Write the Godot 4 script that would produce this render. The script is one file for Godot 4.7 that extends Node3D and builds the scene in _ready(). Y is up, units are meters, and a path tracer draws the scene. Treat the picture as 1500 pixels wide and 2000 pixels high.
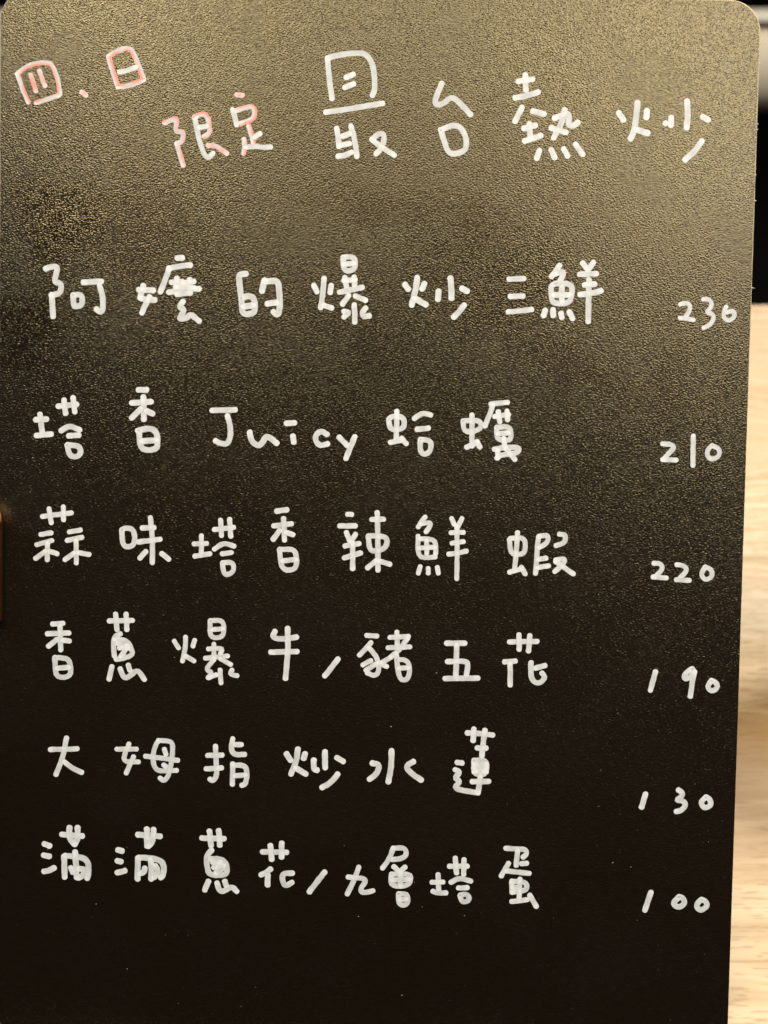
extends Node3D
# A black menu board with handwritten white lettering, propped on a pale wooden table under warm lamps.

const BOARD_W := 0.21
const BOARD_H := 0.297
const EYE := Vector3(0, 0.27415, 0)

var rng := RandomNumberGenerator.new()
var board: Node3D
var ink_white: StandardMaterial3D
var taken := {}


func area(called: String, at: Vector3, aim: Vector3, size: Vector2, colour: Color, energy: float) -> void:
	var l := AreaLight3D.new()
	l.name = called
	l.area_size = size
	l.area_normalize_energy = true
	l.light_color = colour
	l.light_energy = energy
	l.shadow_enabled = true
	l.area_range = 12.0
	l.area_attenuation = 2.0
	add_child(l, true)
	l.look_at_from_position(at, aim, Vector3(0, 0, -1) if absf((aim - at).normalized().y) > 0.95 else Vector3.UP)


func numbered(called: String) -> String:
	taken[called] = taken.get(called, -1) + 1
	return called if taken[called] == 0 else "%s_%03d" % [called, taken[called]]


func tag(o: Node, label: String, category: String, kind := "", group := "") -> Node:
	if label: o.set_meta("label", label)
	if category: o.set_meta("category", category)
	if kind: o.set_meta("kind", kind)
	if group: o.set_meta("group", group)
	return o


func put(called: String, mesh: Mesh, m: Material, parent: Node = self, at := Vector3.ZERO) -> MeshInstance3D:
	var o := MeshInstance3D.new()
	o.name = called
	o.mesh = mesh
	o.material_override = m
	o.position = at
	parent.add_child(o, true)
	return o


func noise(seed_: int, freq: float, octaves := 3) -> FastNoiseLite:
	var n := FastNoiseLite.new()
	n.seed = seed_
	n.noise_type = FastNoiseLite.TYPE_SIMPLEX_SMOOTH
	n.frequency = freq
	n.fractal_type = FastNoiseLite.FRACTAL_FBM if octaves > 1 else FastNoiseLite.FRACTAL_NONE
	n.fractal_octaves = octaves
	return n


func plain(colour: Color, rough: float, spec := 0.5) -> StandardMaterial3D:
	var m := StandardMaterial3D.new()
	m.albedo_color = colour.linear_to_srgb()
	m.roughness = rough
	m.metallic_specular = spec
	return m


# ------------------------------------------------------------ shapes
func quad(st: SurfaceTool, a: Vector3, b: Vector3, c: Vector3, d: Vector3) -> void:
	for p in [a, b, c, a, c, d]:
		st.add_vertex(p)


# a box with rounded long edges: a rounded-rectangle section (in y and z) swept along x, ends rounded too
func soft_box(size: Vector3, r: float, steps := 4) -> ArrayMesh:
	var st := SurfaceTool.new()
	st.begin(Mesh.PRIMITIVE_TRIANGLES)
	var ring := []
	for k in 4:
		for s in steps + 1:
			var a := (k + float(s) / steps) * PI / 2
			var cx := 1.0 if k == 0 or k == 3 else -1.0
			var cy := 1.0 if k < 2 else -1.0
			ring.append([Vector2(cx, cy), Vector2(cos(a), sin(a))])
	var layers := []
	for s in steps + 1:
		var a := float(s) / steps * PI / 2
		layers.append([-size.x / 2 + r - r * cos(a), r * sin(a)])
	for s in steps + 1:
		var a := float(steps - s) / steps * PI / 2
		layers.append([size.x / 2 - r + r * cos(a), r * sin(a)])
	var n := ring.size()
	var pts := []
	for l in layers:
		var row := []
		for q in ring:
			row.append(Vector3(l[0], q[0].x * (size.y / 2 - r) + q[1].x * l[1], q[0].y * (size.z / 2 - r) + q[1].y * l[1]))
		pts.append(row)
	st.set_smooth_group(0)
	for i in pts.size() - 1:
		for j in n:
			var k := (j + 1) % n
			quad(st, pts[i][j], pts[i + 1][j], pts[i + 1][k], pts[i][k])
	st.set_smooth_group(-1)
	for j in range(1, n - 1):
		for p in [pts[0][0], pts[0][j], pts[0][j + 1], pts[-1][0], pts[-1][j + 1], pts[-1][j]]:
			st.add_vertex(p)
	st.index()
	st.generate_normals()
	return st.commit()


# ------------------------------------------------------------ the lettering
func rounded(p: PackedVector2Array, times: int) -> PackedVector2Array:
	for t in times:
		if p.size() < 3:
			break
		var q := PackedVector2Array([p[0]])
		for i in p.size() - 1:
			if i > 0: q.append(p[i].lerp(p[i + 1], 0.25))
			if i < p.size() - 2: q.append(p[i].lerp(p[i + 1], 0.75))
		q.append(p[-1])
		p = q
	return p


# one pass of the paint marker: a thin domed ribbon with round ends, lying on the board. tint: "w" white, "p" red showing through all over, "-" or "+" on one flank
func stroke(st: SurfaceTool, raw: Array, width: float, base: float, tint: String, under: Array) -> void:
	var p := PackedVector2Array()
	for i in range(0, raw.size(), 2):
		p.append(Vector2(raw[i], -raw[i + 1]) * 0.001 + Vector2(-BOARD_W / 2, BOARD_H))
	p = rounded(p, 2)
	# even steps along the line
	var line := PackedVector2Array([p[0]])
	var far := 0.0
	for i in p.size() - 1:
		var l := p[i].distance_to(p[i + 1])
		far += l
		var n := maxi(1, int(ceil(l / 0.0009)))
		for k in n:
			line.append(p[i].lerp(p[i + 1], float(k + 1) / n))
	var h := width / 2
	var along := []
	var dirs := []
	for i in line.size():
		var a := line[maxi(i - 1, 0)]
		var b := line[mini(i + 1, line.size() - 1)]
		dirs.append((b - a).normalized())
	var phase := rng.randf() * 100.0
	var rows := []
	var run := 0.0
	var total := 0.0
	for i in line.size() - 1:
		total += line[i].distance_to(line[i + 1])
	# the round ends: extra rows that narrow to a point past each end
	for e in [-1, 1]:
		pass
	var cap := [0.985, 0.86, 0.68, 0.45, 0.2]
	for c in cap:
		rows.append([line[0] - dirs[0] * h * c * 0.92, dirs[0], sqrt(1 - c * c), 0.0])
	for i in line.size():
		if i > 0:
			run += line[i].distance_to(line[i - 1])
		rows.append([line[i], dirs[i], 1.0, run / maxf(total, 1e-6)])
	for k in cap.size():
		var c: float = cap[cap.size() - 1 - k]
		rows.append([line[-1] + dirs[-1] * h * c * 0.92, dirs[-1], sqrt(1 - c * c), 1.0])
	var across := [-1.0, -0.72, -0.3, 0.3, 0.72, 1.0]
	var lift := [0.0, 0.8, 1.0, 1.0, 0.8, 0.0]
	var grid := []
	for r in rows.size():
		var row: Array = rows[r]
		var d: Vector2 = row[1]
		var nrm := Vector2(-d.y, d.x)
		var where: Vector2 = row[0]
		var wob := edge_noise.get_noise_2d(where.x * 1000.0 + phase, where.y * 1000.0)
		var wob2 := edge_noise.get_noise_2d(where.x * 1000.0 - phase, where.y * 1000.0 + 50.0)
		var from_end: float = minf(row[3], 1.0 - row[3]) * total
		var double := 0.0
		for s in under:
			if Geometry2D.get_closest_point_to_segment(where, s[0], s[1]).distance_to(where) < width * 0.45:
				double = 0.10
				break
		var g := []
		for k in across.size():
			var s: float = across[k]
			var w: float = h * row[2] * (1.0 + 0.14 * (wob if s > 0 else wob2))
			var q: Vector2 = where + nrm * s * w
			var up: float = base + 0.000012 * lift[k] * minf(1.0, row[2] * 1.5)
			if k == 0 or k == across.size() - 1:
				up = 0.0
			var v := 0.555 + double + 0.09 * ink_noise.get_noise_2d(q.x * 1000.0, q.y * 1000.0) + 0.07 * streaks.get_noise_2d(s * 2.0 + phase, run * 260.0)
			v += 0.11 * clampf(1.0 - from_end / (width * 1.1), 0.0, 1.0)       # the paint pools where the pen stops
			v = minf(v, 0.73)
			var col := Color(v, v * 1.04, v * 1.15)
			if tint != "w":
				var red := 1.0
				if tint == "-": red = smoothstep(-0.5, 0.75, s)
				elif tint == "+": red = smoothstep(-0.5, 0.75, -s)
				else: red = 0.85 - 0.5 * clampf(1.0 - from_end / width, 0.0, 1.0)
				red *= clampf(0.85 + 1.3 * ink_noise.get_noise_2d(q.x * 450.0 + 300.0, q.y * 450.0), 0.15, 1.0)
				if k == 0 or k == across.size() - 1: red *= 0.6
				col = col.lerp(Color(0.82, 0.25, 0.21), clampf(red, 0.0, 1.0))
			g.append([Vector3(q.x, q.y, up), col])
		grid.append(g)
	for i in p.size() - 1:
		under.append([p[i], p[i + 1]])
	for r in grid.size() - 1:
		for k in across.size() - 1:
			for c in [[r, k], [r, k + 1], [r + 1, k + 1], [r, k], [r + 1, k + 1], [r + 1, k]]:
				var vtx: Array = grid[c[0]][c[1]]
				st.set_color(vtx[1])
				st.set_normal(Vector3(0, 0, 1))
				st.add_vertex(vtx[0])


var ink_noise := noise(11, 0.35, 3)
var streaks := noise(13, 0.5, 2)
var edge_noise := noise(12, 0.55, 2)


func ink(called: String, width: float, strokes: Array, tints := "", label := "") -> void:
	var st := SurfaceTool.new()
	st.begin(Mesh.PRIMITIVE_TRIANGLES)
	var under := []          # the passes already on the board, as segments
	for i in strokes.size():
		stroke(st, strokes[i], width * 0.00097, 0.00002 + i * 0.000004, tints[i] if tints else "w", under)
	st.index()
	var o := put(numbered(called), st.commit(), ink_white, board)
	if label: o.set_meta("label", label)


func _ready() -> void:
	rng.seed = 4242
	# ---------------------------------------------------------- camera, surroundings, lamps
	var cam := Camera3D.new()
	cam.name = "camera"
	cam.fov = 60.0
	cam.near = 0.01
	cam.far = 60.0
	add_child(cam)
	cam.position = EYE
	cam.rotation_degrees = Vector3(-35, 0, 0)
	var lens := CameraAttributesPhysical.new()
	lens.frustum_focal_length = 20.785
	lens.exposure_aperture = 7
	lens.frustum_focus_distance = 0.262
	lens.frustum_near = 0.01
	lens.frustum_far = 60.0
	cam.attributes = lens
	cam.current = true

	var env := Environment.new()
	env.background_mode = Environment.BG_COLOR
	env.background_color = Color(0.02, 0.018, 0.015)
	env.tonemap_mode = Environment.TONE_MAPPER_LINEAR
	env.tonemap_exposure = 1.0
	env.sdfgi_enabled = true
	env.ssao_enabled = true
	env.ssil_enabled = true
	var world := WorldEnvironment.new()
	world.name = "world_environment"
	world.environment = env
	add_child(world)

	var middle := Vector3(0, 0.16, -0.22)
	area("warm_lamp_left", Vector3(-0.50, 1.36, 0.12), middle, Vector2(0.36, 0.30), Color(1.0, 0.89, 0.655), 0.47)
	area("warm_lamp_right", Vector3(0.52, 1.15, 0.30), middle, Vector2(0.40, 0.5), Color(1.0, 0.89, 0.655), 0.60)
	area("warm_lamp_overhead", Vector3(0.0, 1.28, 0.14), middle, Vector2(0.8, 0.45), Color(1.0, 0.89, 0.655), 0.80)
	area("cool_fill_right", Vector3(1.2, 1.25, 0.0), middle, Vector2(0.4, 0.4), Color(0.78, 0.89, 1.0), 1.7)  # added cool fill with no known source, to neutralise the ink
	area("cool_fill_left", Vector3(-1.2, 1.25, -0.35), middle, Vector2(0.4, 0.4), Color(0.78, 0.89, 1.0), 1.7)  # added cool fill, counterpart of the right one
	area("bench_fill_overhead", Vector3(0.6, 1.1, -1.35), Vector3(0.6, 0.1, -1.55), Vector2(0.3, 0.3), Color(1.0, 0.92, 0.78), 0.34)  # added fill that brightens the bench
	area("table_fill_overhead", Vector3(0.9, 1.2, -0.6), Vector3(0.25, 0, -0.35), Vector2(0.3, 0.3), Color(1.0, 0.97, 0.90), 2.3)  # added fill that brightens the table wood

	# ---------------------------------------------------------- the room beyond
	var dark := plain(Color(0.012, 0.011, 0.010), 0.7)
	var fl := BoxMesh.new()
	fl.size = Vector3(8, 0.1, 8)
	tag(put("floor", fl, dark, self, Vector3(0, -0.79, -2)), "", "", "structure")
	bench()
	table()
	cup()

	# ---------------------------------------------------------- the menu board
	board = Node3D.new()
	board.name = "menu_board"
	tag(board, "black menu board with white handwritten dishes and prices, rounded corners", "menu board")
	add_child(board)
	board.transform = Transform3D(Basis(Vector3(0.999810, -0.011501, 0.015760), Vector3(0.018220, 0.839245, -0.543448), Vector3(-0.006977, 0.543632, 0.839295)), Vector3(-0.006613, 0.001708, -0.120504))
	panel()
	dust()
	ink_white = plain(Color.WHITE, 0.55, 0.3)
	ink_white.vertex_color_use_as_albedo = true
	lettering()
	clip()


# ------------------------------------------------------------ the board itself
func outline(inset: Callable, z: float) -> PackedVector3Array:
	var out := PackedVector3Array()
	var r := 0.0086
	var sides := [[Vector2(BOARD_W / 2 - r, BOARD_H - r), 0.0], [Vector2(-BOARD_W / 2 + r, BOARD_H - r), 90.0], [Vector2(-BOARD_W / 2 + r, r), 180.0], [Vector2(BOARD_W / 2 - r, r), 270.0]]
	for s in 4:
		for k in 13:
			var a := deg_to_rad(sides[s][1] + k * 7.5)
			var c: Vector2 = sides[s][0]
			var n := Vector2(cos(a), sin(a))
			var p := c + n * r
			p -= n * (inset.call(p) as float)
			out.append(Vector3(p.x, p.y, z))
		# many points down the long sides, so that the cut edge can waver
		var c0: Vector2 = sides[s][0]
		var c1: Vector2 = sides[(s + 1) % 4][0]
		var a0 := deg_to_rad(sides[s][1] + 90.0)
		var n0 := Vector2(cos(a0), sin(a0))
		for k in range(1, 120):
			var p := c0.lerp(c1, k / 120.0) + n0 * r
			p -= n0 * (inset.call(p) as float)
			out.append(Vector3(p.x, p.y, z))
	return out


func panel() -> void:
	var edge_waver := noise(31, 160.0, 3)
	# highlight painted as a pale rim: widest towards the top, gone towards the bottom
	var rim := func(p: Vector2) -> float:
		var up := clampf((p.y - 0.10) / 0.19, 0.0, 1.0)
		return 0.00008 + 0.00034 * pow(up, 0.8) * (1.0 + 0.5 * edge_waver.get_noise_2d(p.x, p.y))
	var none := func(p: Vector2) -> float: return 0.00007 * edge_waver.get_noise_2d(p.x * 1.7 + 3.0, p.y * 1.7)
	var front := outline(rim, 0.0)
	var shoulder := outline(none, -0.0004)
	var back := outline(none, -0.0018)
	var n := front.size()
	var st := SurfaceTool.new()
	st.begin(Mesh.PRIMITIVE_TRIANGLES)
	st.set_normal(Vector3(0, 0, 1))
	var mid := Vector3(0, BOARD_H / 2, 0)
	for i in n:
		for p in [mid, front[(i + 1) % n], front[i]]:
			st.set_uv(Vector2(p.x / BOARD_W + 0.5, 1.0 - p.y / BOARD_H))
			st.add_vertex(p)
	st.set_normal(Vector3(0, 0, -1))
	mid.z = -0.0018
	for i in n:
		for p in [mid, back[i], back[(i + 1) % n]]:
			st.set_uv(Vector2(p.x / BOARD_W + 0.5, 1.0 - p.y / BOARD_H))
			st.add_vertex(p)
	st.generate_tangents()
	var face := StandardMaterial3D.new()
	face.albedo_color = Color(0.0070, 0.0046, 0.0026).linear_to_srgb()
	face.roughness = 0.52
	face.metallic_specular = 0.707
	# the fine brushed leather-grain, drawn out sideways
	var g := noise(5, 0.36, 3).get_image(720, 2048, false, false, false)
	g.resize(2048, 2048, Image.INTERPOLATE_CUBIC)
	g.convert(Image.FORMAT_RGBA8)
	var nm: Image = g.duplicate()
	nm.bump_map_to_normal_map(4.0)
	face.normal_enabled = true
	face.normal_texture = ImageTexture.create_from_image(nm)
	face.normal_scale = 0.25
	# how polished it is from place to place, with some smoother patches
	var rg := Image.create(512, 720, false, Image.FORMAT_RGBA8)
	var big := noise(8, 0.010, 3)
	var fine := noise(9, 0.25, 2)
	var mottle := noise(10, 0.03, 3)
	# smoother patches: x, y and half-sizes in pixels of this map, and how much smoother
	var smooth_patches := [[42, 152, 42, 36, -0.27], [16, 226, 32, 34, -0.16], [352, 46, 70, 46, -0.12], [340, 176, 80, 60, -0.12]]
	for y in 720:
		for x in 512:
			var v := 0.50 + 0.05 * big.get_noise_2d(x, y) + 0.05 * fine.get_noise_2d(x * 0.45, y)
			for s in smooth_patches:
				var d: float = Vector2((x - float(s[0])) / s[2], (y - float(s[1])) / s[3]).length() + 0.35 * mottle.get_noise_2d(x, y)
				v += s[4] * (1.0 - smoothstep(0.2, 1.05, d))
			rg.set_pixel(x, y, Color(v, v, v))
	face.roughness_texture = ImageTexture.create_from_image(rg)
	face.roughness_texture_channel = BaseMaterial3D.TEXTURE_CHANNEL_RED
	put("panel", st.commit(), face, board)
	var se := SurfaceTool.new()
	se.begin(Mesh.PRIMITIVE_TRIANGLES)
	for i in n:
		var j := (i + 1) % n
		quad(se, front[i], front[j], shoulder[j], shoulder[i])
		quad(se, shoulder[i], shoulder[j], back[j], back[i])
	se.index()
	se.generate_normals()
	put("cut_edge", se.commit(), plain(Color(0.42, 0.33, 0.20), 0.6), board)  # pale tan holds the edge highlight in its colour
	# a few loose fibres and crumbs standing off the right-hand edge
	var sf := SurfaceTool.new()
	sf.begin(Mesh.PRIMITIVE_TRIANGLES)
	for f in [[0.0335, 0.0006], [0.0352, 0.0005], [0.0545, 0.0007], [0.0785, 0.0010], [0.0835, 0.0005], [0.0170, 0.0004], [0.0475, 0.0004]]:
		var a := Vector3(BOARD_W / 2 - 0.0002, BOARD_H - f[0], -0.0002)
		var b := a + Vector3(f[1], rng.randf_range(-0.0003, 0.0003), 0.0001)
		var w := Vector3(0, 0.00016, 0)
		var z := Vector3(0, 0, 0.00014)
		for t in [[a - w, b, a + w], [a + w, b, a + z], [a + z, b, a - w]]:
			for p in t: sf.add_vertex(p)
	sf.generate_normals()
	var fr := put("loose_fibre", sf.commit(), plain(Color(0.7, 0.66, 0.58), 0.8), board)
	fr.set_meta("kind", "stuff")


func dust() -> void:
	var st := SurfaceTool.new()
	st.begin(Mesh.PRIMITIVE_TRIANGLES)
	for i in 210:
		var p := Vector3(rng.randf_range(-0.102, 0.1), BOARD_H * pow(rng.randf(), 1.25) * 0.9 + 0.004, 0.00002)
		var s := 0.00004 + 0.00011 * pow(rng.randf(), 4.0)
		var turn := rng.randf() * TAU
		var prev := Vector3.ZERO
		for k in 7:
			var q := p + Vector3(cos(turn + k * TAU / 6) * s * 1.4, sin(turn + k * TAU / 6) * s, 0)
			if k > 0:
				for c in [p + Vector3(0, 0, s * 0.6), q, prev]: st.add_vertex(c)
			prev = q
	st.generate_normals()
	var o := put("dust", st.commit(), plain(Color(0.30, 0.28, 0.25), 0.9), board)
	o.set_meta("kind", "stuff")


# ------------------------------------------------------------ the table
func wood(seed_: int) -> StandardMaterial3D:
	var m := StandardMaterial3D.new()
	var im := Image.create(1024, 1024, false, Image.FORMAT_RGBA8)
	var wave := noise(seed_, 0.004, 3)
	var streak := noise(seed_ + 1, 0.07, 5)
	var pore := noise(seed_ + 2, 0.30, 2)
	var tone := noise(seed_ + 3, 0.006, 2)
	for y in 1024:
		for x in 1024:
			var yy := y + 34.0 * wave.get_noise_2d(x * 0.55, y * 0.8)
			var s := streak.get_noise_2d(x * 0.045, yy)
			var ring := 0.5 + 0.5 * sin(yy * 0.21 + 5.0 * tone.get_noise_2d(x * 0.3, y))
			var po := pore.get_noise_2d(x * 0.10, y * 1.0)
			var v := 0.5 + 0.75 * s + 0.30 * (pow(ring, 3.0) - 0.35)
			var c := Color(0.41, 0.29, 0.17).lerp(Color(0.62, 0.495, 0.35), clampf(v, 0.0, 1.0))
			if po > 0.22: c = c.lerp(Color(0.27, 0.165, 0.08), minf((po - 0.22) * 2.0, 0.55))
			c = c.lerp(Color(0.57, 0.38, 0.24), clampf(tone.get_noise_2d(x * 0.5 + 900.0, y) * 1.2, 0.0, 0.6))
			im.set_pixel(x, y, c.linear_to_srgb())
	m.albedo_texture = ImageTexture.create_from_image(im)
	m.uv1_triplanar = true
	m.uv1_scale = Vector3(2.2, 2.2, 2.2)
	m.uv1_offset = Vector3(0.13, 0.4, 0.27)
	m.roughness = 0.5
	m.metallic_specular = 0.35
	return m


func table() -> void:
	var t := Node3D.new()
	t.name = "wooden_table"
	tag(t, "pale wooden table with horizontal grain behind and under the black menu board", "table")
	add_child(t)
	t.position = Vector3(0, -0.74, -0.397)
	t.rotation_degrees.y = 0.6
	var w := wood(70)
	put("tabletop", soft_box(Vector3(1.3, 0.03, 0.57), 0.003), w, t, Vector3(0, 0.725, 0))
	for x in [-0.56, 0.56]:
		for z in [-0.23, 0.23]:
			put("leg", soft_box(Vector3(0.05, 0.709, 0.05), 0.004), w, t, Vector3(x, 0.3545, z))


# a small unseen cup, added so that its shade falls across the table
func cup() -> void:
	var c := Node3D.new()
	c.name = "shade_cup"
	tag(c, "unseen dark cup added to the right of the board to shade the table", "cup")
	add_child(c)
	c.position = Vector3(0.214, 0, -0.25)
	var prof := [Vector2(0, 0), Vector2(0.024, 0), Vector2(0.027, 0.003), Vector2(0.033, 0.03), Vector2(0.037, 0.07), Vector2(0.038, 0.098), Vector2(0.0365, 0.1), Vector2(0.035, 0.098), Vector2(0.034, 0.07), Vector2(0.030, 0.03), Vector2(0.022, 0.006), Vector2(0, 0.005)]
	var st := SurfaceTool.new()
	st.begin(Mesh.PRIMITIVE_TRIANGLES)
	for i in prof.size() - 1:
		for k in 40:
			var a := Vector2.from_angle(k * TAU / 40)
			var b := Vector2.from_angle((k + 1) * TAU / 40)
			var p: Vector2 = prof[i]
			var r: Vector2 = prof[i + 1]
			quad(st, Vector3(a.x * p.x, p.y, a.y * p.x), Vector3(a.x * r.x, r.y, a.y * r.x), Vector3(b.x * r.x, r.y, b.y * r.x), Vector3(b.x * p.x, p.y, b.y * p.x))
	st.index()
	st.generate_normals()
	put("bowl", st.commit(), plain(Color(0.05, 0.04, 0.032), 0.45), c)
	var ring := TorusMesh.new()
	ring.inner_radius = 0.019
	ring.outer_radius = 0.024
	put("foot_ring", ring, plain(Color(0.20, 0.15, 0.10), 0.8), c, Vector3(0, 0.0025, 0))


func bench() -> void:
	var b := Node3D.new()
	b.name = "padded_bench"
	tag(b, "pale padded bench beyond the table, blurred in the dark room", "bench")
	add_child(b)
	var hide := plain(Color(0.50, 0.42, 0.31), 0.7)
	put("seat_pad", soft_box(Vector3(2.8, 0.13, 0.16), 0.062, 8), hide, b, Vector3(0, 0.045, -1.58))
	put("top_rail", soft_box(Vector3(2.8, 0.012, 0.09), 0.004), plain(Color(0.6, 0.54, 0.46), 0.5), b, Vector3(0, 0.1165, -1.565))
	for x in [-1.3, 1.3]:
		put("leg", soft_box(Vector3(0.06, 0.72, 0.1), 0.004), plain(Color(0.02, 0.018, 0.016), 0.6), b, Vector3(x, -0.38, -1.58))


func clip() -> void:  # made-up clip for a thin dark sliver of unknown kind
	var c := Node3D.new()
	c.name = "stand_in_clip"
	tag(c, "dark amber brown shape at the left edge of the menu board, made up as a clip", "clip")
	add_child(c)
	c.transform = board.transform
	var amber := plain(Color(0.022, 0.0055, 0.0011), 0.22, 0.5)
	var y := BOARD_H - 0.16117
	put("front_jaw", soft_box(Vector3(0.0125, 0.030, 0.0032), 0.0015, 6), amber, c, Vector3(-BOARD_W / 2 + -0.00438, y, 0.0017))
	put("rear_jaw", soft_box(Vector3(0.0125, 0.030, 0.0030), 0.0014, 6), amber, c, Vector3(-BOARD_W / 2 + -0.00438, y, -0.0034))
	put("spine", soft_box(Vector3(0.004, 0.030, 0.0075), 0.0018, 6), amber, c, Vector3(-BOARD_W / 2 - 0.0087, y, -0.0009))
	var glow_bead := SphereMesh.new()
	glow_bead.radius = 0.0038
	glow_bead.height = 0.0076
	put("glow_bead", glow_bead, plain(Color(0.42, 0.15, 0.012), 0.35), c, Vector3(-BOARD_W / 2 + -0.00438 + 0.0026, y + 0.0150, 0.0034))  # orange ball added in place of a warm glow at the top


# ------------------------------------------------------------ every character, as pen strokes in millimetres from the board's top left corner
func lettering() -> void:
	ink("handwritten_character", 1.32, [[5.04, 23.14, 6.33, 27.03, 8.14, 30.91], [4.90, 23.28, 7.02, 21.44, 9.86, 20.22, 12.99, 19.90, 14.55, 20.49, 15.70, 22.70, 16.57, 25.76, 16.87, 28.54], [16.59, 28.83, 13.32, 29.99, 10.19, 31.02], [8.74, 23.36, 9.46, 25.58, 10.23, 27.81], [11.15, 22.21, 11.87, 24.43, 12.73, 26.37]], "-++pp", "white character with red showing through")
	ink("handwritten_mark", 1.32, [[22.84, 27.84, 24.18, 28.77]], "p", "white mark with red showing through")
	ink("handwritten_character", 1.44, [[30.31, 18.02, 31.33, 21.63, 32.92, 26.07], [30.31, 18.02, 32.28, 16.74, 34.55, 15.79, 36.39, 15.93, 37.40, 17.36, 38.56, 20.13, 39.72, 23.17, 40.15, 24.28], [32.92, 26.20, 34.91, 26.17, 37.46, 25.44, 40.01, 24.28], [33.32, 22.29, 35.45, 21.84, 37.99, 20.83]], "-+-w", "white character with red showing through")
	ink("handwritten_character", 1.44, [[45.94, 35.92, 47.64, 35.20, 49.25, 34.53, 49.35, 35.87, 48.95, 38.11, 50.94, 38.22, 51.37, 38.92, 50.83, 41.17, 49.41, 41.47], [49.41, 41.47, 50.29, 44.26, 51.32, 47.47], [54.31, 34.12, 55.06, 38.02, 56.10, 41.92, 57.27, 44.71, 58.27, 45.39, 59.54, 43.97], [54.17, 34.40, 55.44, 33.54, 57.14, 33.23, 58.15, 34.62, 58.46, 36.85, 58.62, 38.52, 56.93, 39.53], [55.62, 37.03, 57.75, 36.58], [58.09, 41.89, 60.08, 41.86, 61.80, 42.96, 63.38, 44.05]], "--w-wp", "white character with red showing through")
	ink("handwritten_character", 1.44, [[65.88, 27.93, 67.53, 28.05], [64.80, 32.00, 65.39, 33.67, 65.99, 36.17], [65.80, 32.26, 67.92, 31.53, 70.46, 30.93, 71.05, 32.46, 70.79, 34.14, 69.38, 35.00, 67.12, 35.74], [69.40, 36.40, 69.99, 38.35, 70.73, 40.85], [71.00, 39.45, 72.55, 38.45], [68.16, 40.06, 68.34, 42.29, 68.07, 43.98], [68.62, 42.29, 71.17, 41.83, 73.45, 42.21, 75.58, 42.04]], "pw--w-w", "white character with red showing through")
	ink("handwritten_character", 1.55, [[90.91, 17.95, 91.51, 23.28, 92.34, 28.62], [90.91, 17.62, 93.78, 16.74, 98.86, 16.00, 101.58, 16.29, 103.14, 18.43, 103.98, 21.76, 104.13, 26.10, 103.48, 27.61], [96.09, 22.78, 98.11, 21.91], [95.79, 25.49, 98.26, 24.52], [90.63, 32.33, 96.74, 31.40, 101.83, 30.48, 106.40, 29.68], [93.76, 36.64, 94.32, 39.65, 94.42, 41.66], [97.67, 35.91, 98.74, 39.24, 99.51, 44.27], [95.50, 38.79, 97.36, 38.09], [94.69, 41.32, 97.41, 40.77], [94.23, 44.35, 96.27, 43.98, 97.96, 43.12], [103.69, 39.50, 105.02, 38.14, 106.89, 37.77, 106.93, 40.12, 106.12, 42.15, 104.78, 43.51], [103.52, 39.50, 106.11, 41.48, 109.89, 43.77]])
	ink("handwritten_character", 1.59, [[122.60, 23.98, 121.47, 26.84, 120.67, 29.36, 121.70, 30.01, 123.55, 29.15, 125.38, 27.45, 127.63, 29.08, 130.75, 32.38], [122.51, 36.53, 123.42, 39.19, 124.86, 43.20, 127.58, 42.99, 129.43, 42.12, 129.90, 40.10, 129.16, 37.43, 127.76, 35.61, 125.72, 35.30, 122.52, 36.69]])
	ink("handwritten_character", 1.63, [[145.59, 21.32, 145.90, 25.45], [143.68, 23.14, 147.65, 22.44], [142.92, 27.63, 146.37, 26.94, 149.29, 25.96], [144.93, 30.16, 143.07, 34.04], [147.86, 31.19, 151.04, 31.91], [146.99, 34.62, 147.44, 38.68], [145.50, 35.84, 148.74, 35.02], [145.80, 39.35, 150.32, 37.78], [156.65, 30.63, 156.08, 34.05, 153.81, 38.37], [153.89, 33.02, 155.60, 32.26, 157.75, 31.46, 158.01, 33.17, 157.62, 34.88, 159.15, 35.07, 160.42, 33.99], [153.09, 35.60, 154.84, 36.21, 157.24, 36.82], [149.99, 41.85, 149.30, 44.01], [153.24, 41.59, 154.25, 43.72], [156.70, 41.32, 157.84, 43.23], [159.92, 39.98, 161.95, 42.74]])
	ink("handwritten_character", 1.68, [[171.61, 31.25, 172.96, 33.15], [176.72, 28.40, 176.42, 32.88, 176.07, 35.88, 175.05, 38.25], [179.38, 30.49, 179.22, 32.41], [176.50, 35.66, 179.77, 36.68], [186.14, 32.31, 186.12, 34.44], [190.33, 27.76, 190.66, 31.38, 190.46, 35.02], [194.78, 31.96, 196.32, 32.79], [194.77, 38.58, 192.70, 41.61, 190.25, 43.71], [184.54, 33.87, 184.63, 33.91]])
	ink("handwritten_character", 1.61, [[13.07, 76.52, 14.29, 76.12, 16.39, 75.71, 16.20, 77.41, 15.53, 80.26, 17.18, 80.42, 17.56, 81.54, 17.19, 83.25, 14.90, 83.86], [14.78, 83.67, 15.10, 86.89, 15.23, 89.73], [23.67, 80.12, 28.83, 79.77], [28.26, 80.99, 29.24, 84.38, 29.26, 87.40, 28.58, 88.55, 27.35, 87.44], [20.83, 83.68, 21.03, 86.79, 21.80, 86.96, 23.33, 86.37, 23.51, 84.47, 22.74, 83.43, 20.83, 83.68]])
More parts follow.
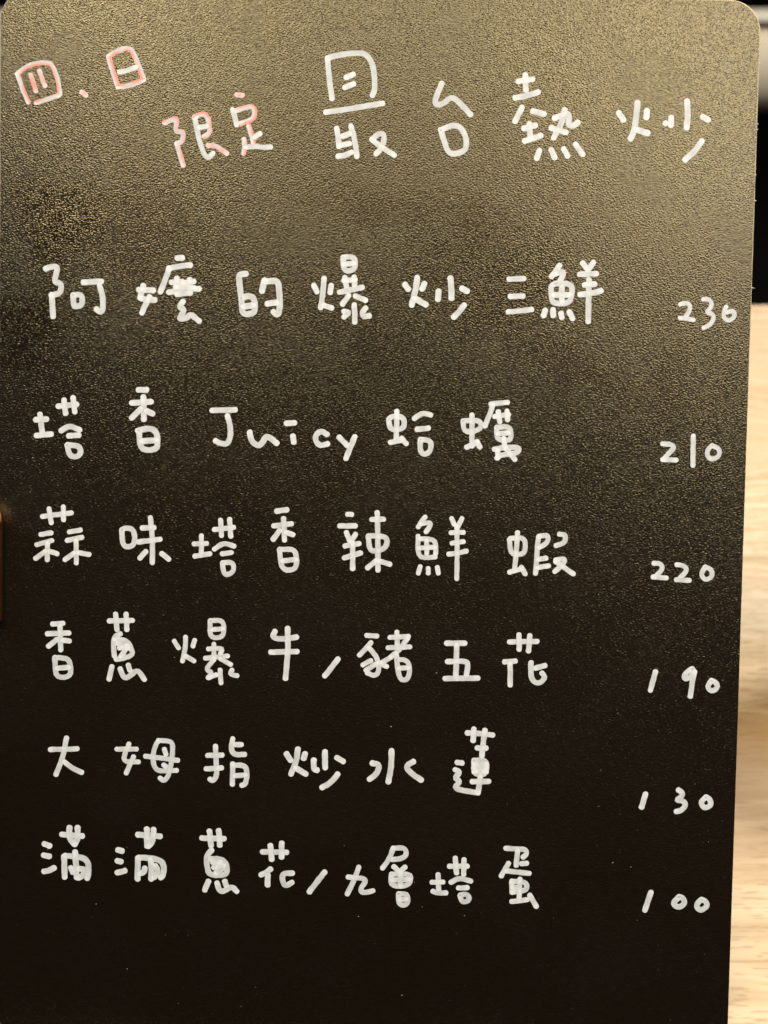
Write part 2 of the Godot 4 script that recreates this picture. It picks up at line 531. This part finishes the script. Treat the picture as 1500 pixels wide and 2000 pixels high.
	ink("handwritten_character", 1.61, [[40.49, 80.78, 39.56, 84.20], [39.16, 81.94, 43.36, 82.06], [39.56, 84.20, 41.47, 84.62, 43.77, 84.70], [42.23, 83.78, 41.10, 86.07, 40.17, 88.36], [49.84, 73.00, 51.36, 72.90], [47.50, 75.87, 50.93, 75.21, 53.59, 74.90], [47.69, 75.87, 46.58, 79.17, 45.27, 82.40], [48.30, 79.71, 51.35, 79.47], [49.82, 78.55, 50.03, 81.19], [51.74, 79.84, 54.59, 79.41], [53.44, 78.87, 53.66, 81.70], [47.56, 82.48, 51.38, 81.81, 56.14, 81.35], [49.46, 81.01, 52.89, 80.95, 54.81, 81.30], [49.86, 82.97, 51.39, 82.79, 53.67, 82.53], [51.60, 84.95, 50.47, 86.67, 52.19, 87.02, 50.88, 89.31, 50.69, 89.88, 52.60, 89.66, 53.73, 88.32, 56.24, 90.36]])
	ink("handwritten_character", 1.72, [[69.13, 77.02, 67.31, 77.21, 67.17, 78.36, 67.67, 82.27, 68.18, 86.20, 68.36, 88.31, 71.56, 87.96, 71.83, 85.53, 71.20, 83.27, 69.21, 83.16, 68.00, 83.78], [68.48, 86.10, 71.38, 85.69], [74.34, 78.69, 74.05, 79.75, 73.62, 81.72], [74.34, 78.99, 76.47, 78.86, 78.00, 78.93, 78.49, 81.19, 78.69, 84.81, 78.58, 87.54, 77.82, 88.31, 76.90, 87.41], [75.19, 85.17, 77.78, 84.83]])
	ink("handwritten_character", 1.54, [[88.07, 79.88, 89.01, 81.68], [90.93, 77.87, 90.69, 81.89, 90.28, 84.62, 90.06, 86.07], [92.94, 79.80, 92.67, 81.86], [90.90, 85.36, 93.20, 86.08], [96.10, 72.00, 96.38, 75.91, 99.27, 75.56, 99.54, 73.60, 99.20, 71.79, 96.10, 72.00], [96.35, 73.95, 99.23, 73.60], [96.71, 77.56, 97.22, 80.27], [99.30, 77.37, 99.49, 79.93], [96.42, 78.47, 99.62, 78.12], [95.26, 81.66, 98.45, 81.00, 101.63, 80.20], [97.86, 82.52, 96.14, 84.97], [99.69, 82.64, 102.61, 83.80], [99.43, 85.07, 99.62, 87.48, 99.66, 89.90], [96.57, 86.93, 98.25, 87.20, 96.59, 88.50], [102.64, 85.92, 101.60, 87.30, 102.23, 88.41, 103.75, 88.02]])
	ink("handwritten_character", 1.69, [[113.47, 79.24, 114.45, 80.55], [116.90, 77.27, 116.43, 80.93, 115.46, 84.89], [118.90, 78.90, 118.30, 80.40], [116.26, 83.01, 119.43, 84.74], [122.91, 80.90, 122.75, 83.19], [126.10, 77.24, 126.46, 80.35, 126.51, 82.84], [129.38, 80.01, 130.86, 80.81], [130.10, 84.64, 128.88, 86.33, 127.24, 88.02]])
	ink("handwritten_character", 1.52, [[142.39, 77.26, 146.56, 77.03], [142.80, 82.02, 146.43, 81.84], [142.35, 86.31, 145.61, 86.00, 148.94, 85.53]])
	ink("handwritten_character", 1.60, [[156.36, 73.22, 155.36, 74.89, 154.15, 76.36], [154.96, 75.73, 157.23, 74.78, 157.47, 75.68, 156.67, 77.35], [155.45, 78.29, 159.20, 78.22, 160.07, 79.37, 159.92, 81.86, 159.13, 83.62, 154.75, 83.85, 154.18, 81.13, 154.12, 78.85, 155.45, 78.29], [157.14, 79.42, 157.24, 83.15], [154.90, 81.40, 159.28, 81.33], [152.71, 85.72, 152.24, 87.18], [154.87, 85.47, 154.92, 87.13], [157.12, 86.47, 157.35, 87.63], [159.40, 86.02, 160.37, 87.87], [162.72, 72.49, 163.67, 73.72], [165.72, 72.24, 164.32, 74.41], [161.97, 75.61, 166.64, 75.37], [164.59, 77.02, 164.68, 83.44, 164.69, 88.63], [163.38, 78.57, 166.29, 78.23], [162.20, 81.20, 165.12, 80.94, 168.10, 80.06]])
	ink("handwritten_digit", 1.25, [[190.14, 83.44, 191.83, 82.99, 192.92, 83.60, 192.85, 85.09, 191.73, 86.81], [190.14, 87.15, 192.18, 87.33, 194.00, 87.66]])
	ink("handwritten_digit", 1.25, [[196.49, 81.95, 197.98, 81.82, 198.97, 82.87, 198.69, 84.14, 197.45, 85.54, 198.95, 85.73, 199.73, 86.88, 198.84, 88.81, 196.84, 89.80]])
	ink("handwritten_digit", 1.25, [[202.94, 83.86, 202.34, 85.14, 202.29, 86.84, 203.71, 87.92, 205.17, 86.79, 205.34, 85.51, 204.47, 84.89, 203.21, 85.44]])
	ink("handwritten_character", 1.60, [[11.71, 117.05, 12.36, 122.29], [10.45, 118.62, 13.62, 118.40], [10.68, 123.04, 14.91, 122.54], [16.77, 114.73, 22.05, 114.13], [18.45, 112.93, 18.89, 116.71], [20.98, 112.26, 21.51, 116.24], [17.65, 121.57, 19.97, 120.05, 22.94, 121.26], [19.77, 122.92, 22.73, 122.74], [19.45, 125.54, 20.01, 128.48, 21.92, 128.95, 23.27, 128.00, 22.96, 125.68, 19.45, 125.54]])
	ink("handwritten_character", 1.69, [[39.33, 109.76, 41.65, 109.72], [37.46, 113.44, 42.94, 113.01], [40.74, 111.70, 40.96, 118.00], [40.01, 115.07, 37.49, 117.64], [41.70, 115.67, 43.39, 116.36], [39.21, 121.18, 42.16, 120.37, 44.49, 121.09, 44.94, 124.24, 44.54, 126.43, 40.10, 126.64, 39.55, 121.39], [40.50, 124.11, 44.52, 123.74]])
	ink("handwritten_letter", 1.60, [[60.05, 115.14, 66.58, 114.86], [64.41, 116.53, 65.15, 118.83, 65.41, 122.19, 64.59, 124.39, 62.69, 124.42, 61.12, 123.61]])
	ink("handwritten_letter", 1.69, [[70.74, 121.04, 71.19, 123.35, 72.90, 124.87, 74.37, 124.13, 75.39, 121.67, 78.38, 123.97]])
	ink("handwritten_letter", 1.60, [[80.95, 118.38, 83.31, 118.21], [82.86, 121.88, 83.14, 123.64]])
	ink("handwritten_letter", 1.60, [[92.46, 121.28, 90.97, 120.26, 89.51, 121.13, 89.03, 122.82, 90.41, 124.56, 92.67, 123.89]])
	ink("handwritten_letter", 1.60, [[95.84, 121.98, 98.07, 124.21], [100.26, 121.77, 99.05, 124.74, 97.84, 127.92]])
	ink("handwritten_character", 1.52, [[109.65, 116.78, 110.27, 115.93, 113.63, 115.87, 114.17, 117.96, 113.49, 119.44, 110.12, 119.71, 109.66, 117.20], [111.92, 114.43, 111.85, 122.20], [110.19, 123.15, 113.13, 122.59], [113.32, 121.96, 114.70, 123.49], [116.80, 116.44, 119.07, 114.72, 121.40, 115.31], [117.61, 119.41, 120.84, 119.01], [118.59, 122.29, 118.66, 125.86, 120.15, 126.46, 121.60, 125.17, 121.63, 122.44, 118.59, 122.20]])
	ink("handwritten_character", 1.50, [[130.48, 116.81, 135.46, 116.50, 135.52, 119.26, 130.83, 120.12, 130.48, 116.81], [132.93, 115.10, 133.12, 123.84], [131.58, 124.14, 134.77, 122.81], [134.48, 122.43, 135.35, 124.08], [138.12, 111.98, 142.82, 111.40], [138.68, 112.13, 137.91, 114.91, 136.60, 118.13], [139.31, 115.43, 143.17, 114.81], [140.27, 114.04, 140.73, 116.90], [142.71, 113.83, 142.93, 116.31], [139.93, 118.46, 143.64, 118.12, 144.03, 120.88, 143.62, 122.10, 140.01, 121.94, 139.93, 118.46], [140.25, 120.23, 143.29, 119.89], [141.94, 121.47, 142.27, 123.68], [139.35, 124.56, 143.11, 123.94, 146.32, 123.88, 146.25, 125.54, 140.94, 126.19, 140.13, 127.04], [140.36, 124.82, 140.41, 127.03], [142.56, 124.22, 145.24, 127.39]])
	ink("handwritten_digit", 1.39, [[186.36, 122.22, 188.74, 122.29, 189.70, 123.27, 187.99, 125.07, 186.92, 126.47], [186.49, 126.64, 190.36, 126.68]])
	ink("handwritten_digit", 1.39, [[194.91, 119.86, 195.05, 128.15]])
	ink("handwritten_digit", 1.34, [[200.18, 122.47, 198.84, 123.88, 199.07, 125.81, 200.64, 126.39, 202.48, 125.08, 202.20, 123.26, 200.18, 122.47]])
	ink("handwritten_character", 1.44, [[12.47, 145.79, 16.50, 145.20, 20.74, 144.62], [14.37, 143.55, 15.02, 147.56], [18.40, 142.92, 18.50, 146.65], [12.06, 150.89, 15.03, 150.32], [10.93, 153.80, 15.26, 152.53], [13.99, 153.31, 13.92, 158.08], [13.36, 155.66, 10.60, 157.71], [14.63, 155.64, 16.76, 156.24], [20.13, 150.01, 23.31, 149.40], [19.51, 152.45, 23.75, 151.43], [22.05, 152.31, 22.18, 158.77], [21.65, 155.93, 18.90, 157.90], [22.71, 155.79, 25.82, 156.28]])
	ink("handwritten_character", 1.52, [[34.99, 149.19, 35.23, 153.34, 36.72, 154.08, 38.41, 153.37, 38.69, 151.15, 38.16, 148.83, 36.04, 148.57, 34.99, 149.19], [40.71, 148.49, 44.10, 148.34], [43.02, 145.56, 43.71, 151.91, 43.68, 158.28], [39.68, 152.49, 45.83, 151.57], [41.82, 155.13, 40.14, 157.07], [46.29, 155.60, 48.30, 157.22]])
	ink("handwritten_character", 1.44, [[57.48, 150.38, 57.53, 155.47], [55.38, 152.75, 58.99, 152.56], [55.63, 156.23, 59.95, 155.42], [61.06, 148.62, 66.56, 147.88], [62.85, 145.83, 63.11, 150.27], [65.35, 145.57, 65.74, 150.44], [61.12, 154.13, 63.86, 152.17, 66.71, 153.18], [63.34, 155.36, 66.01, 154.97], [63.50, 157.91, 63.83, 161.09, 65.45, 161.27, 66.79, 159.97, 66.47, 157.64, 63.50, 157.91]])
	ink("handwritten_character", 1.52, [[78.56, 143.08, 81.52, 142.61], [77.77, 147.25, 82.84, 146.52], [80.58, 145.08, 80.92, 151.21], [79.49, 148.48, 77.70, 151.06], [81.40, 149.00, 83.31, 149.60], [79.56, 153.87, 80.19, 159.72, 84.09, 159.52, 84.56, 156.66, 83.79, 153.62, 79.56, 153.87], [80.45, 157.08, 84.26, 156.58]])
	ink("handwritten_character", 1.52, [[98.57, 143.60, 99.76, 143.58], [96.39, 146.90, 100.83, 146.82], [98.32, 148.68, 99.29, 150.95], [100.87, 149.15, 99.72, 151.28], [97.96, 152.50, 101.97, 151.75], [97.81, 155.90, 102.44, 154.41], [100.15, 151.70, 100.27, 158.91], [105.36, 144.91, 108.74, 144.77], [106.89, 142.90, 107.25, 151.14, 107.39, 159.20], [104.47, 149.59, 104.96, 153.31, 106.03, 153.92, 109.39, 153.01, 109.99, 150.67, 108.91, 149.50, 104.47, 149.59], [106.92, 156.45, 104.42, 158.62], [107.77, 156.65, 110.74, 157.44]])
	ink("handwritten_character", 1.39, [[120.42, 143.92, 119.39, 145.20, 118.49, 146.79], [119.19, 145.93, 122.01, 145.37, 121.74, 146.64, 120.72, 148.14], [118.54, 149.32, 118.54, 155.68, 123.48, 155.16], [119.06, 150.08, 123.50, 150.12, 123.58, 154.23], [120.97, 150.46, 121.05, 154.28], [118.90, 152.71, 123.34, 152.41], [119.30, 157.91, 118.75, 159.84], [121.55, 158.38, 121.58, 159.78], [124.09, 158.04, 124.46, 159.73], [127.81, 144.20, 128.61, 145.88], [130.77, 144.15, 129.35, 147.13], [127.69, 148.22, 131.27, 148.07], [128.04, 151.18, 131.33, 150.69], [127.18, 154.25, 129.71, 153.99, 132.23, 153.30], [129.34, 146.50, 129.63, 154.11, 129.65, 161.24]])
	ink("handwritten_character", 1.44, [[144.22, 149.78, 144.66, 154.20, 148.39, 153.89, 148.82, 151.62, 148.28, 149.13, 144.45, 149.53], [146.47, 147.81, 146.22, 153.59, 145.86, 158.42], [144.43, 159.07, 147.53, 158.14], [147.76, 157.56, 148.91, 159.47], [152.35, 148.91, 152.09, 152.04, 152.01, 154.93, 151.78, 159.27], [152.58, 148.76, 155.06, 148.28, 155.02, 150.54, 152.66, 151.93], [152.50, 155.30, 154.65, 154.88], [152.32, 157.62, 155.43, 157.03], [158.17, 148.08, 160.00, 148.14, 159.82, 150.45, 157.30, 151.31], [157.30, 155.40, 159.93, 154.78, 159.73, 156.32, 157.15, 158.68], [157.31, 155.79, 159.75, 157.43, 162.44, 159.21]])
	ink("handwritten_digit", 1.39, [[184.88, 155.75, 186.89, 155.81, 187.56, 157.38, 185.70, 159.20], [184.75, 159.61, 188.59, 159.87]])
	ink("handwritten_digit", 1.39, [[191.35, 156.01, 193.52, 156.31, 194.42, 157.59, 192.42, 159.70], [191.34, 160.25, 195.08, 160.42]])
	ink("handwritten_digit", 1.39, [[199.36, 156.54, 198.14, 158.63, 199.49, 160.39, 201.51, 159.19, 201.11, 157.13, 199.36, 156.54]])
	ink("handwritten_character", 1.52, [[15.50, 176.26, 18.49, 175.94], [14.02, 179.02, 20.21, 178.69], [17.64, 176.94, 17.89, 183.57], [16.80, 180.60, 14.38, 182.57], [18.51, 180.78, 20.35, 181.00], [16.19, 185.75, 16.43, 191.54, 20.57, 191.24, 20.82, 188.45, 20.03, 185.89, 16.19, 185.75], [16.84, 188.83, 20.26, 188.46]])
	ink("handwritten_character", 1.52, [[31.57, 175.05, 38.21, 174.75], [33.38, 173.01, 33.84, 177.48], [36.36, 172.95, 36.61, 177.43], [34.79, 178.62, 33.13, 179.42, 32.81, 182.21, 33.13, 184.99], [33.22, 180.28, 36.63, 180.42, 37.80, 182.54, 38.46, 184.67, 34.97, 185.81, 33.61, 185.92], [34.08, 181.42, 37.08, 182.64], [34.52, 182.69, 36.65, 181.92], [36.86, 182.13, 34.96, 185.08], [32.43, 188.01, 31.68, 191.67], [34.78, 188.60, 35.87, 191.37, 37.57, 190.69, 39.69, 188.59, 41.72, 191.56], [37.12, 187.48, 37.55, 188.98]])
	ink("handwritten_character", 1.39, [[50.06, 180.38, 51.35, 182.36], [53.32, 179.16, 53.27, 182.24, 52.46, 186.11], [55.89, 180.05, 55.40, 181.77], [53.29, 184.59, 55.78, 185.96], [60.21, 174.41, 60.18, 179.32, 63.67, 179.13, 64.20, 176.90, 63.82, 174.21, 60.21, 174.41], [60.88, 176.96, 63.85, 176.60], [61.35, 181.01, 61.39, 184.65], [59.75, 182.46, 63.92, 182.03, 63.17, 183.76], [58.92, 185.13, 62.03, 184.72, 65.31, 184.36], [61.40, 185.51, 58.96, 188.34, 61.02, 189.16, 59.75, 190.68], [63.31, 185.25, 66.19, 186.78], [63.14, 188.34, 63.48, 192.11], [59.97, 190.68, 62.09, 189.78], [66.55, 188.28, 65.92, 189.58, 68.06, 189.92]])
	ink("handwritten_character", 1.60, [[78.57, 177.04, 77.74, 178.77, 80.30, 179.36, 84.76, 178.63], [77.46, 183.05, 84.94, 182.69], [82.17, 176.12, 82.38, 182.10, 81.74, 190.46]])
	ink("handwritten_mark", 1.60, [[96.54, 184.60, 92.88, 189.51]])
	ink("handwritten_character", 1.44, [[104.50, 177.74, 107.47, 177.85], [105.81, 179.72, 104.56, 181.24, 102.56, 183.41], [105.20, 181.22, 107.58, 183.74, 108.29, 187.58, 107.25, 189.32, 104.90, 188.42], [105.90, 184.85, 103.58, 186.18], [107.19, 185.89, 104.46, 187.66], [108.04, 185.45, 110.39, 186.47], [111.62, 183.75, 108.89, 185.43], [113.05, 176.59, 113.26, 180.64], [111.09, 178.20, 116.39, 177.80], [116.18, 178.23, 113.71, 181.91, 111.40, 183.75], [110.59, 181.12, 116.87, 180.78], [113.00, 182.78, 113.86, 190.04, 116.20, 190.34, 117.08, 187.41, 116.09, 184.43, 113.54, 184.40], [113.80, 186.92, 116.56, 186.65]])
	ink("handwritten_character", 1.60, [[127.12, 179.52, 132.33, 179.41], [130.01, 179.89, 129.99, 188.87], [127.48, 184.72, 132.65, 184.45, 133.39, 185.38, 132.95, 188.38], [126.90, 189.57, 136.24, 189.26]])
	ink("handwritten_character", 1.52, [[144.86, 178.81, 152.71, 178.46], [147.52, 176.68, 147.71, 180.88], [150.61, 176.87, 150.33, 181.32], [143.62, 184.52, 146.71, 184.22], [145.25, 184.89, 145.40, 191.09], [151.14, 184.53, 151.07, 187.75, 151.77, 189.97, 153.75, 190.52, 155.28, 188.66, 154.26, 187.44], [152.41, 186.09, 155.09, 185.29]])
	ink("handwritten_digit", 1.52, [[186.31, 186.41, 185.00, 191.79]])
	ink("handwritten_digit", 1.52, [[196.49, 185.46, 194.57, 186.79, 194.47, 188.48, 196.27, 187.95, 197.24, 186.09, 196.49, 185.37], [197.30, 186.24, 196.71, 189.32, 196.34, 193.30]])
	ink("handwritten_digit", 1.52, [[202.08, 188.72, 200.91, 190.48, 202.43, 191.84, 204.10, 190.42, 203.32, 189.04, 202.08, 188.62]])
	ink("handwritten_character", 1.52, [[15.03, 212.16, 22.74, 211.79], [19.64, 208.70, 18.68, 214.34, 16.69, 219.35], [19.12, 215.63, 21.49, 217.52, 24.07, 218.55]])
	ink("handwritten_character", 1.44, [[37.51, 210.07, 36.37, 212.68, 35.96, 214.93, 37.76, 215.33, 40.25, 215.19], [33.96, 211.65, 39.66, 211.53], [38.82, 213.71, 37.77, 216.11, 36.72, 218.51], [45.84, 209.03, 44.79, 210.78, 44.18, 214.25, 45.06, 217.34, 47.21, 217.73, 51.14, 217.43], [45.84, 208.95, 49.69, 208.95, 50.06, 211.54, 49.14, 218.47, 47.66, 220.66, 46.37, 219.74], [42.16, 213.51, 46.74, 213.98, 51.46, 214.53], [47.58, 211.37, 48.02, 212.87], [47.40, 215.91, 48.05, 216.33]])
	ink("handwritten_character", 1.52, [[62.11, 210.21, 62.37, 214.74, 62.63, 218.62, 61.45, 220.38, 60.59, 219.75], [59.87, 212.93, 64.06, 212.76], [59.49, 216.83, 63.97, 216.44], [67.00, 207.96, 66.48, 210.99, 67.48, 212.61, 70.47, 212.42], [67.66, 209.67, 69.50, 209.63], [67.08, 215.16, 67.07, 221.13], [67.30, 215.59, 70.72, 215.52, 71.31, 218.01, 70.79, 220.92, 69.73, 221.38], [67.77, 218.61, 70.76, 218.33]])
	ink("handwritten_character", 1.68, [[82.37, 211.99, 83.52, 213.86], [85.61, 210.57, 85.22, 213.96, 83.71, 217.83], [87.64, 211.88, 87.22, 213.24], [85.02, 215.99, 87.95, 217.74], [90.13, 213.63, 90.08, 216.25, 91.15, 216.55], [93.30, 211.18, 93.38, 215.82], [96.68, 212.82, 98.52, 213.91], [96.98, 217.55, 95.14, 220.08, 92.57, 221.49]])
	ink("handwritten_character", 1.68, [[106.74, 214.19, 108.89, 214.51, 108.27, 217.10, 106.06, 218.86], [112.16, 210.48, 112.24, 214.76, 111.43, 219.52], [118.46, 213.50, 116.12, 214.90, 117.86, 216.90, 120.79, 218.78]])
	ink("handwritten_character", 1.59, [[133.52, 205.00, 136.77, 205.03, 140.79, 205.48], [135.41, 203.80, 135.26, 207.17], [138.53, 204.09, 138.16, 207.47, 137.81, 211.53], [136.42, 209.22, 139.00, 209.26], [135.61, 212.79, 139.26, 212.63, 139.26, 216.82, 135.61, 216.90, 135.61, 212.79], [135.63, 213.83, 139.19, 213.76], [135.65, 214.96, 139.22, 214.88], [135.68, 216.08, 139.24, 216.01], [135.21, 218.94, 139.97, 218.75], [137.49, 217.40, 137.06, 221.92], [130.81, 213.48, 132.28, 213.67], [130.32, 215.61, 131.89, 216.16, 130.15, 218.09, 132.04, 218.86, 129.99, 220.94, 133.57, 221.68, 137.06, 222.06]])
	ink("handwritten_digit", 1.61, [[184.52, 221.44, 183.47, 225.29]])
	ink("handwritten_digit", 1.58, [[193.76, 220.07, 195.16, 221.13, 194.27, 222.42, 193.22, 223.08, 195.46, 223.33, 195.99, 224.50, 194.67, 226.15, 193.31, 226.32]])
	ink("handwritten_digit", 1.58, [[201.65, 221.97, 200.05, 223.53, 201.32, 225.33, 203.23, 224.26, 202.83, 222.59, 201.65, 221.97]])
	ink("handwritten_digit", 1.61, [[186.85, 249.76, 185.29, 255.05]])
	ink("handwritten_digit", 1.67, [[194.84, 250.92, 193.06, 252.86, 194.65, 254.16, 196.71, 252.87, 196.01, 251.19, 194.84, 250.92]])
	ink("handwritten_digit", 1.61, [[201.27, 251.59, 199.57, 253.25, 201.08, 254.91, 203.02, 253.48, 202.59, 252.00, 201.27, 251.59]])
	ink("handwritten_character", 1.72, [[13.45, 239.45, 14.99, 239.97], [13.27, 242.73, 14.92, 243.03], [13.37, 247.45, 15.07, 247.13, 16.30, 246.33], [18.45, 236.60, 24.33, 236.95], [20.62, 234.54, 20.50, 237.59, 21.88, 239.27], [22.95, 234.49, 23.02, 237.81, 22.16, 239.43], [19.16, 242.88, 19.33, 248.99], [19.44, 242.74, 24.37, 243.05, 26.07, 244.40, 26.23, 247.17, 25.78, 249.18], [22.31, 241.57, 22.61, 246.14, 22.81, 249.05], [21.10, 246.23, 21.65, 247.49], [23.29, 246.40, 25.49, 246.63, 24.40, 248.60, 23.31, 249.12]])
	ink("handwritten_character", 1.72, [[34.54, 240.75, 35.72, 241.06], [34.37, 243.94, 35.47, 244.14], [34.39, 247.33, 35.62, 247.11, 36.58, 246.73], [40.19, 236.20, 46.62, 236.54], [42.77, 234.49, 42.87, 239.47], [44.69, 234.59, 44.58, 237.91, 43.23, 239.54], [40.25, 242.99, 40.24, 249.09], [40.52, 242.84, 44.35, 242.90, 47.09, 243.67, 47.79, 245.32, 47.60, 247.82, 46.86, 248.53], [43.94, 243.19, 44.25, 246.51, 44.13, 249.01], [42.24, 245.86, 42.20, 247.11, 40.83, 247.47], [45.19, 245.10, 46.30, 246.74, 44.95, 248.44]])
	ink("handwritten_character", 1.66, [[58.51, 236.82, 64.91, 236.85], [60.67, 234.72, 61.18, 238.98], [63.32, 234.51, 63.68, 238.77], [61.35, 240.24, 59.97, 241.70, 60.00, 244.39, 60.66, 247.55, 65.50, 247.51, 65.95, 245.53, 65.14, 243.33, 63.26, 242.67, 60.29, 242.80], [61.71, 243.72, 64.84, 244.60], [63.89, 243.67, 62.04, 245.30], [62.97, 245.28, 65.16, 244.98, 62.68, 246.87], [60.52, 249.29, 59.51, 251.85], [63.02, 249.72, 63.52, 251.67, 64.62, 252.28, 66.17, 251.24, 67.41, 250.73, 68.68, 252.04], [65.21, 249.19, 65.69, 250.45]])
	ink("handwritten_character", 1.66, [[75.87, 240.41, 82.80, 240.42], [78.13, 238.53, 78.56, 242.57], [81.36, 237.76, 81.36, 241.88], [78.28, 245.36, 76.74, 246.57, 75.56, 247.13], [77.53, 247.19, 77.47, 250.04], [84.54, 246.40, 81.73, 246.46, 81.71, 249.00, 82.72, 250.31, 84.42, 249.10]])
	ink("handwritten_mark", 1.66, [[93.74, 245.89, 89.46, 251.75]])
	ink("handwritten_character", 1.52, [[103.45, 244.24, 102.35, 247.74, 100.28, 252.15], [100.41, 247.22, 104.92, 247.47, 105.58, 248.33, 103.91, 250.76, 104.78, 251.83, 107.64, 251.03]])
	ink("handwritten_character", 1.52, [[113.12, 238.59, 116.54, 238.31, 117.09, 240.47, 115.53, 241.59, 112.97, 241.86], [113.12, 238.59, 112.32, 241.44, 110.23, 244.44], [113.43, 243.89, 114.74, 245.08], [116.65, 243.95, 115.60, 245.07], [112.83, 246.08, 117.76, 245.89, 118.51, 247.40, 117.40, 249.51, 112.59, 249.57, 112.83, 246.08], [115.39, 245.72, 115.46, 249.42], [113.08, 247.82, 117.79, 247.50], [114.95, 251.83, 115.01, 254.97, 117.50, 255.01, 117.65, 251.77, 114.95, 251.74], [115.33, 253.44, 117.25, 253.18]])
	ink("handwritten_character", 1.52, [[126.11, 245.93, 126.41, 250.28], [124.40, 248.23, 127.57, 248.07], [124.71, 250.84, 126.44, 251.37, 128.49, 251.19], [129.27, 243.47, 134.41, 243.36], [130.93, 241.04, 131.37, 245.38], [133.42, 241.42, 133.39, 245.77], [129.80, 248.11, 132.34, 246.67, 135.49, 247.69], [131.97, 249.72, 134.54, 249.58], [132.53, 251.89, 133.00, 253.71, 134.63, 253.68, 135.33, 252.35, 134.15, 251.33, 132.53, 251.80]])
	ink("handwritten_character", 1.52, [[145.19, 237.92, 147.98, 238.07, 150.97, 238.10, 151.22, 239.52, 150.17, 240.42], [148.63, 238.49, 148.30, 242.85], [149.79, 242.29, 151.28, 242.13], [146.15, 242.24, 144.10, 245.98], [145.56, 244.43, 148.99, 244.79, 152.08, 245.03], [147.13, 247.66, 147.42, 250.70], [147.13, 247.44, 150.76, 247.45, 151.74, 248.86, 150.83, 250.19, 147.20, 250.57], [147.38, 249.17, 149.31, 249.13], [149.46, 246.73, 149.38, 252.40], [147.26, 253.32, 151.75, 252.65], [152.36, 251.33, 154.36, 254.60]])
